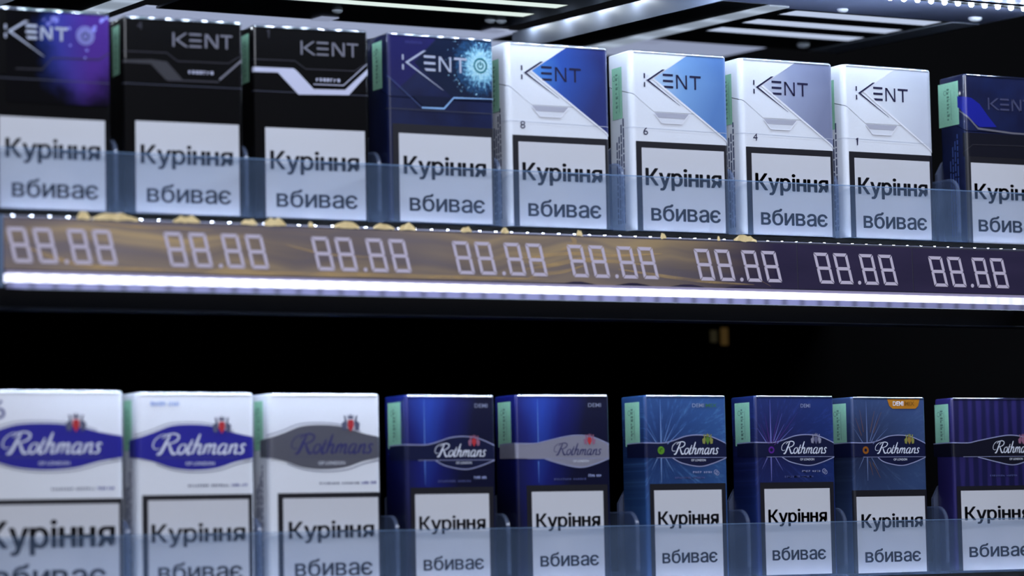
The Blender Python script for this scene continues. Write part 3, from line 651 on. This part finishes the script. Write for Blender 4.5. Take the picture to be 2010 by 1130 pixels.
# price rail -------------------------------------------------------------------
def rail_face(nb):
    o = nb.xyz(); n = nb.noise(nb.comb(nb.math('MULTIPLY', o[0], .25), o[1], o[2]), 60, 4); return nb.ramp(n, ((.3, (54, 48, 74)), (.7, (66, 58, 86))))
railm = artmat('display_film', rail_face, .22, .5)
t = empty('price_rail', (0, -5., 0)); tag(t, 'electronic price rail with eight segment displays and a lit white bar', 'price rail')
prof = [(0, -4.0), (-2.4, -4.0), (-2.85, -4.2), (-3., -4.6), (-3.3, -27.6), (0, -27.6)]
bm = bmesh.new(); prism(bm, prof, 'x', -381, 180.5); finish('rail_body', bm, mat('rail_aluminium', (96, 96, 110), .25, .5), t)
digit_m = mat('segment_grey', (196, 188, 206), .5, emit=(196, 184, 204), strength=.15)
def seg_art(u, z, w, h, sl):
    """one seven-segment figure eight, leaning; lower left at u, z"""
    th = h*.105; g = h*.018; a = []
    def S(p): return [(u+x+(h-y)*sl, z+y) for x, y in p]
    for y in (0, h/2-th/2, h-th):
        ins = th*.55
        p = [(g, y+th/2), (ins, y), (w-ins, y), (w-g, y+th/2), (w-ins, y+th), (ins, y+th)]
        if y == 0: p = [(g, 0), (w-g, 0), (w-th, th), (th, th)]
        if y == h-th: p = [(th, y), (w-th, y), (w-g, h), (g, h)]
        a += [('poly', S(p))]
    for x, sgn in ((0, 1), (w, -1)):
        for y0, y1 in ((0, h/2), (h/2, h)):
            lo = y0+(g*1.4 if y0 == 0 else g); hi = y1-(g*1.4 if y1 == h else g)
            p = [(x, lo), (x+sgn*th, lo+th*(.9 if y0 == 0 else .45)), (x+sgn*th, hi-th*(.9 if y1 == h else .45)), (x, hi)]
            a += [('poly', S(p))]
    return a
XS = [(x, x+50.2) for x in (-379.6, -308.6, -238.4, -167.8, -107.6, -38.0, 30.7, 99.5)]
ZS = [(-24.3, -9.1)]*8
for k, (xa, xb) in enumerate(XS):
    m0 = -381 if k == 0 else (XS[k-1][1]+xa)/2; m1 = 150. if k == 7 else (xb+XS[k+1][0])/2
    if k == 7: m1 = 161.
    bm = bmesh.new(); prism(bm, [(-3.02, -5.2), (-3.25, -5.2), (-3.55, -27.2), (-3.3, -27.2)], 'x', m0+.25, m1-.25); dsp = finish('price_display', bm, railm, t)
    z0, z1 = ZS[k]; h = z1-z0; w_ = (xb-xa); sl = .235; lean = h*.235
    dw = (w_-lean)*.182
    us = [0, .245, .573, .818]
    for j, q in enumerate(us):
        u = xa+q*(w_-lean)
        a = seg_art(u, z0, dw, h, sl)
        bm = bmesh.new()
        for s_ in a: bm.faces.new([bm.verts.new((x, -3.34-(-5.2-z)*.3/22-.19, z)) for x, z in s_[1]])
        for f in bm.faces:
            f.normal_update()
            if f.normal.y > 0: f.normal_flip()
        finish('digit', bm, digit_m, dsp)
    u = xa+lean+.505*(w_-lean)
    bm = bmesh.new(); bm.faces.new([bm.verts.new((u-.2+1.0*math.cos(i/10*2*PI), -3.80, z0+.9+1.0*math.sin(i/10*2*PI))) for i in range(10)])
    for f in bm.faces:
        f.normal_update()
        if f.normal.y > 0: f.normal_flip()
    finish('decimal_point', bm, digit_m, dsp)
bm = bmesh.new(); prism(bm, [(-3.02, -5.2), (-3.25, -5.2), (-3.55, -27.2), (-3.3, -27.2)], 'x', 161.3, 180.); finish('blank_display', bm, railm, t)
# light bar: cap, glowing diffuser, perforated lower lip, downward LED row
def barmat(name, level, amp, pitch, sharp, col=(225, 228, 255), fade=True, base=.4):
    m, nt, p = newmat(name); nb = NB(nt); o = nb.xyz()
    s = nb.math('SINE', nb.math('MULTIPLY', o[0], 2*PI/pitch/K)); s = nb.math('ADD', nb.math('MULTIPLY', s, .5), .5)
    s = nb.math('POWER', s, sharp)
    st = nb.math('ADD', nb.math('MULTIPLY', s, amp), level)
    if fade:
        mr = nb.n('ShaderNodeMapRange'); nb.put(mr.inputs[0], o[0]); mr.inputs[1].default_value = .0; mr.inputs[2].default_value = .19; mr.inputs[3].default_value = 1.; mr.inputs[4].default_value = .45
        st = nb.math('MULTIPLY', st, mr.outputs[0])
    p.inputs['Base Color'].default_value = (base, base, base*1.2, 1); p.inputs['Emission Color'].default_value = (*lin(col), 1)
    nb.put(p.inputs['Emission Strength'], st); return m
boxo('bar_cap', (-379.5, 180, -3.9, 0, -29.0, -27.7), mat('frosted_lilac', (150, 142, 170), .5, emit=(176, 168, 205), strength=.18), t)
boxo('light_diffuser', (-379.5, 180, -4.1, 0, -32.6, -29.0), barmat('glowing_diffuser', BAR, .8, 8.0, 1., col=(228, 232, 255)), t)
boxo('perforated_lip', (-379.5, 180, -4.1, -3.3, -35.2, -32.6), barmat('glowing_lip', .55, -.3, 10.3, 3., col=(170, 176, 250), base=.08), t)
boxo('bar_channel', (-379.5, 180, -.4, 0, -35.2, -32.6), blackm, t)
boxo('led_row', (-372, 180, -3.2, -.5, -34.0, -33.7), barmat('led_row_light', ROW, 0, 8., 1., col=(206, 226, 255), fade=False), t)
boxo('end_cap', (-382.6, -381.1, -4.3, 0, -34.8, -4), mat('clear_end_cap', (120, 140, 170), .2), t)
boxo('end_cap', (180.6, 182, -4.3, 0, -34.8, -4), mat('clear_end_cap', (120, 140, 170), .2), t)
bm = bmesh.new(); prism(bm, [(x*1.9, z*1.9) for x, z in [(math.cos(i/12*2*PI), math.sin(i/12*2*PI)) for i in range(12)]], 'y', -5.2, -3.2)
for v in bm.verts: v.co += Vector((164.5, 0, -4.3))
finish('rail_screw', bm, mat('steel_screw', (180, 182, 190), .25, .8), t, 40)

railled = mat('rail_led', (240, 240, 255), .5, emit=(204, 222, 255), strength=RAILLED)
bm = bmesh.new(); box(bm, -.65, .65, -.5, .5, -.2, .2, bev=.12); led0 = finish('led', bm, railled, t)
low = empty('price_rail', (0, -5., -167)); tag(low, 'price rail along the lower shelf, only its top edge peeping in at the bottom', 'price rail')
bm = bmesh.new(); prism(bm, prof, 'x', -381, 180.5); finish('rail_body', bm, bpy.data.materials['rail_aluminium'], low)
bm = bmesh.new(); prism(bm, [(-3.02, -5.2), (-3.25, -5.2), (-3.55, -27.2), (-3.3, -27.2)], 'x', -380.7, 180.); finish('blank_display', bm, railm, low)
for par in (t, low):
    for i in range(67):
        o = led0 if (i == 0 and par is t) else led0.copy()
        if o is not led0: C.objects.link(o); o.parent = par
        o.location = Vector((-376.+i*8.3, -1.2, -4.06))*K
# translucent amber layer with gold streaks and flecks, thinning to the right
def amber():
    m, nt, p = newmat('amber_layer'); nb = NB(nt); nt.nodes.remove(p); o = nb.xyz()
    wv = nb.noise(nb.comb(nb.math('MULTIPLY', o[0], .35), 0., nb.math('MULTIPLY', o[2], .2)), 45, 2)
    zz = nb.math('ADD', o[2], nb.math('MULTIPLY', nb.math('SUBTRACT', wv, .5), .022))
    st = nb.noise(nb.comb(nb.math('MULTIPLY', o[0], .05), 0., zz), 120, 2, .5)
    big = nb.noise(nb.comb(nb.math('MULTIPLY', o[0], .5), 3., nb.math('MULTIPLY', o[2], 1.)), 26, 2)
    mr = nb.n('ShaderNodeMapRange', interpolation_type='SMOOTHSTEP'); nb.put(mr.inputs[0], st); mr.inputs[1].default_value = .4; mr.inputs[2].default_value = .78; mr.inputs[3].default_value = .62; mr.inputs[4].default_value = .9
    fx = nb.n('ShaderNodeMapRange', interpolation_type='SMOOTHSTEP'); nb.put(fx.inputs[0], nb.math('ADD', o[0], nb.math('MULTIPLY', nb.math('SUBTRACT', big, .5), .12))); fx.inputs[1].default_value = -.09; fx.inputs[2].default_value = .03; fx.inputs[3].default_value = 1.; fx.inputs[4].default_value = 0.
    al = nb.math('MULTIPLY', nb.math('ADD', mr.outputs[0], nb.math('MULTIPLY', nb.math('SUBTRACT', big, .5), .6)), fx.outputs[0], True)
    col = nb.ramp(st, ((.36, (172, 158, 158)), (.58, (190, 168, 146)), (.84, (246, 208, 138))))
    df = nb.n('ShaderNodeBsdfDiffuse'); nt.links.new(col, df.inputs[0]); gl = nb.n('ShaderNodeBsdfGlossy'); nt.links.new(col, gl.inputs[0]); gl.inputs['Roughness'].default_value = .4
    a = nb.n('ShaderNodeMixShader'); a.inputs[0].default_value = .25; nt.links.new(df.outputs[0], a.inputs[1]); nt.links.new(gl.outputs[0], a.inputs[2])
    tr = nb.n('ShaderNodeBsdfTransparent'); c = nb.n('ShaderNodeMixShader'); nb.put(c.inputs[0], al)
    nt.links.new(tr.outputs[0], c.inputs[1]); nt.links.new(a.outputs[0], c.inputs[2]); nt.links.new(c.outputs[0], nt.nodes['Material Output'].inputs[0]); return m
t = empty('amber_layer', (0, -5., 0)); tag(t, 'amber layer with golden streaks on the price rail', 'film')
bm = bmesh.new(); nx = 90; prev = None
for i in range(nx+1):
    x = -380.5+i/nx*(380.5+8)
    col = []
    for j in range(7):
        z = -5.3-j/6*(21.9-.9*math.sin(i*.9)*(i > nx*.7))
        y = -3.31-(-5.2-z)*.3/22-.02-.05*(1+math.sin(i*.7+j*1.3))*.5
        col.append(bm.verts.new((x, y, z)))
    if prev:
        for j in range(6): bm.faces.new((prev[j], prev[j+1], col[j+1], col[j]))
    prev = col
finish('tint_sheet', bm, amber(), t, 60)
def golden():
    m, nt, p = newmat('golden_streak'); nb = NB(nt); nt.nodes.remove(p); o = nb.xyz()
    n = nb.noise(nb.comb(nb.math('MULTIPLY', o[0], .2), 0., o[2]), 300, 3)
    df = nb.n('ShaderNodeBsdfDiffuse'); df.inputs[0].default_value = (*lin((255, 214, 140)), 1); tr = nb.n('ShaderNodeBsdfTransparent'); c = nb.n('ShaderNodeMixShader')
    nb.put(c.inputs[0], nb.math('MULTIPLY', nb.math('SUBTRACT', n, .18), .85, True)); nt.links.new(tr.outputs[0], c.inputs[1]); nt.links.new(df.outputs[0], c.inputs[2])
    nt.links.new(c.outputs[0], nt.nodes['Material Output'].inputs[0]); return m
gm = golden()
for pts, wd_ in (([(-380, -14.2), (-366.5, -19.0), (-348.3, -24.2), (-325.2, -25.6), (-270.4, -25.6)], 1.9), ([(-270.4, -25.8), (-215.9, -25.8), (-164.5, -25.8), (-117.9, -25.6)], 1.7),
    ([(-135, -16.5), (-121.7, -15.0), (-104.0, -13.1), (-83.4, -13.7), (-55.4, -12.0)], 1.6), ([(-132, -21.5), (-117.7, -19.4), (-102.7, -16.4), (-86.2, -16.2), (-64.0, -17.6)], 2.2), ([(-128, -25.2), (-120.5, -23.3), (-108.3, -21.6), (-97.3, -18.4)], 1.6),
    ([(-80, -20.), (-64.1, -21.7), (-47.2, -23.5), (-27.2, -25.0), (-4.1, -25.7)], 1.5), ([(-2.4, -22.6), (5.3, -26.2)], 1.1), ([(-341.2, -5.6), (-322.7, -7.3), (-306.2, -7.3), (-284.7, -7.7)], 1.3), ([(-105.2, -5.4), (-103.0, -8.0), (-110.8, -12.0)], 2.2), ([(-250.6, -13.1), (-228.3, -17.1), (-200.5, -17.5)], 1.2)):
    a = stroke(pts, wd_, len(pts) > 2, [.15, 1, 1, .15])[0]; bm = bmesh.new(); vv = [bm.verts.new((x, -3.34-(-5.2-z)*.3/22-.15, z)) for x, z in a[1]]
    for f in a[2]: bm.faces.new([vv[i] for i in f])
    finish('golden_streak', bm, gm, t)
fleck = mat('pale_gold', (248, 218, 156), .45, grain=.12)
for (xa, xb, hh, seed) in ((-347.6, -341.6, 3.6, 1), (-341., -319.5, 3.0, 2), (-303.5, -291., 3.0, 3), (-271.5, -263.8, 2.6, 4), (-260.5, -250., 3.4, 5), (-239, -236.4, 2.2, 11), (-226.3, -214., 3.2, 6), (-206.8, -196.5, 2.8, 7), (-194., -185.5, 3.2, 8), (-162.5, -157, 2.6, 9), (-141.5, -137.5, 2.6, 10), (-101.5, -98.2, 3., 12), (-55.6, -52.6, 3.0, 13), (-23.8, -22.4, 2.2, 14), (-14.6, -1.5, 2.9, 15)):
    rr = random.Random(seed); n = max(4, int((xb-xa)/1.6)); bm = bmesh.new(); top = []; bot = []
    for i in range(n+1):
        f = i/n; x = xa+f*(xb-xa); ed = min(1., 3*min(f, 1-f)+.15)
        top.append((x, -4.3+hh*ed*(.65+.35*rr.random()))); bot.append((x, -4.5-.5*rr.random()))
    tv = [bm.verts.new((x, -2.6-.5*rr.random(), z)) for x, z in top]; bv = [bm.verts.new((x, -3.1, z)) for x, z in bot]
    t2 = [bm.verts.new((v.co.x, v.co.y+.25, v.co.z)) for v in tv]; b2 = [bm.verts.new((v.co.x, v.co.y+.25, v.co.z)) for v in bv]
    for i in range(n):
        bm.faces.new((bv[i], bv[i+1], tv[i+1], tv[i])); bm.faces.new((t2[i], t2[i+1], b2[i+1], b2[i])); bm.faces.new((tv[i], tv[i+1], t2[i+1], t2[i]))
    finish('gold_fleck', bm, fleck, t)

# ------------------------------------------------------------------ canopy over the upper packs (slopes up to the back)
cn = empty('slotted_canopy', (0, -10, 120.6), rx=math.atan(.041)); tag(cn, 'dark slotted metal canopy with light shining through above the upper packs', 'canopy')
platem = mat('graphite_plate', (34, 38, 46), .4, .3, grain=.12); frontm = mat('lit_front_tint', (168, 178, 212), .5)  # front plate paler: LED light it catches is put into its colour
Y = lambda y: y+10
def slotted(x0, x1, sx0, sx1, rows, y0, y1, hw=9.):
    bm = bmesh.new(); ys = [y0]+[v for r_ in rows for v in (r_-hw, r_+hw)]+[y1]
    for a in range(0, len(ys), 2): box(bm, x0, x1, Y(ys[a]), Y(ys[a+1]), 0, 1.2)
    for r_ in rows:
        box(bm, x0, sx0, Y(r_-hw), Y(r_+hw), 0, 1.2); box(bm, sx1, x1, Y(r_-hw), Y(r_+hw), 0, 1.2)
    return finish('slotted_plate', bm, platem, cn)
SR = (61, 97, 133)
slotted(-231, -38, -222, -48, SR, 49, 199, 7.4)
slotted(53, 180, 65, 159, SR, 49, 186)
boxo('front_plate', (-470, 180, Y(-60), Y(48.6), 0, 1.2), frontm, cn)
boxo('lit_edge_strip', (162, 179.9, Y(49), Y(186), -.4, -.05), mat('lit_edge_tint', (200, 206, 218), .5), cn)  # strip added for the lit plate edge, brightness put into its colour
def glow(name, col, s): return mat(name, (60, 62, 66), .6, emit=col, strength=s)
for r_ in SR:
    boxo('slot_light', (-221.8, -48.2, Y(r_-7.2), Y(r_+7.2), .3, 1.1), glow('slot_glow_bright', (236, 253, 246), .9), cn)
    boxo('slot_light', (65.2, 158.8, Y(r_-8.8), Y(r_+8.8), .3, 1.1), glow('slot_glow', (196, 210, 238), .9), cn)
boxo('rear_diffuser', (-236, 4, Y(199.5), Y(262), .6, 1.6), glow('rear_glow', (164, 175, 206), .85), cn)
boxo('rear_diffuser', (56, 136, Y(187), Y(262), .6, 1.6), glow('rear_glow_soft', (164, 175, 206), .75), cn)
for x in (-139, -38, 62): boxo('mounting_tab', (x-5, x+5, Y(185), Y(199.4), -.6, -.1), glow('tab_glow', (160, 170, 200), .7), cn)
flm = mat('flange_grey', (104, 111, 126), .5)
def spot(x, y, z, p):
    l = bpy.data.lights.new('flange_fill', 'POINT'); l.energy = p; l.shadow_soft_size = .002; l.color = (.8, .9, 1.)
    o = bpy.data.objects.new('flange_fill', l); C.objects.link(o); o.parent = cn; o.location = Vector((x, y, z))*K
for xo in (0, -302):
    boxo('side_flange', (-25+xo, -24+xo, Y(-60 if xo else -60), Y(196), -10, -.05), flm, cn)
    boxo('side_flange_top', (-37.9+xo, -24+xo, Y(39.7), Y(199), 8, 8.6), flm, cn)
    boxo('channel', (-20+xo, 40+xo, Y(39.7), Y(230), -.2, 1.), mat('channel_black', (10, 11, 13), .5), cn)
    m, nt, p = newmat('glint_strip'); nb = NB(nt); o = nb.xyz()  # metal bracket strip; its bright reflection spots are put in as emission
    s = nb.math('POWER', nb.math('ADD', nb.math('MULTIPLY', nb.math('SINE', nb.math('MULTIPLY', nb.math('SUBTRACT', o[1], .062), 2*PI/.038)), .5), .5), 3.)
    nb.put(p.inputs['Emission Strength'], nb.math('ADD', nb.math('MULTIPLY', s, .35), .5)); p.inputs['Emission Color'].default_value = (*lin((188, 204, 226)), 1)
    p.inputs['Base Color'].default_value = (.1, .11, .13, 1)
    boxo('glint_strip', (41+xo, 52.9+xo, Y(40), Y(238), -.8, .4), m, cn)
    for y in (61, 97, 133, 171): spot(-29+xo, Y(y), 2.5, FLANGE)  # hidden lamps added to throw light scallops on the flange
for x, y in ((143, 163), (-146, 161), (-53, 156), (-59, 157), (83, 36), (163, 30)):
    bm = bmesh.new(); bmesh.ops.create_uvsphere(bm, u_segments=12, v_segments=8, radius=3.8 if x > 100 else 3.)
    for v in bm.verts: v.co = Vector((v.co.x+x, v.co.y+Y(y), v.co.z*.55-.4))
    finish('screw_head', bm, mat('bright_screw', (248, 249, 252), .3), cn, 40)
boxo('edge_flange', (180.1, 181.3, Y(-60), Y(186), -.5, 9), mat('edge_grey', (44, 48, 56), .5), cn)

ls = empty('led_strip', (0, -16., 119.0)); tag(ls, 'row of small white LED lights under the front of the canopy', 'light strip')
boxo('mounting_profile', (-470, 180, -3., 3., .45, 2.2), mat('dark_profile', (9, 10, 12), .7, spec=.1), ls)
lm = mat('led_light', (255, 255, 240), .5, emit=(212, 230, 255), strength=LED)
proto = None
n = 0
x = 176.
while x > -430 and n < 74:
    if proto is None:
        bm = bmesh.new(); bmesh.ops.create_uvsphere(bm, u_segments=10, v_segments=6, radius=1.4)
        for v in bm.verts: v.co.z = min(v.co.z, .4)
        proto = finish('led', bm, lm, ls); o = proto
    else:
        o = proto.copy(); C.objects.link(o); o.parent = ls
    o.location = (x*K, 0, 0); x -= 8.33; n += 1

# faint amber glint on the back wall, its brightness put in as emission
fx = empty('glint_patch', (167, 298, -28)); tag(fx, 'pair of dim amber glints on the dark back wall between the shelves', 'glint')
boxo('backing', (-9, 9, .6, 2, -6, 6), blackm, fx, bev=.4)
for dx, w_, h_, c, st in ((-6.2, 4.6, 3.6, (120, 112, 84), .085), (1.2, 5., 5.2, (150, 118, 66), .13)):
    boxo('amber_glint', (dx, dx+w_, 0, .6, -h_, h_), mat('amber_glint_%d' % w_, (40, 34, 22), .4, emit=c, strength=st), fx, bev=.25)
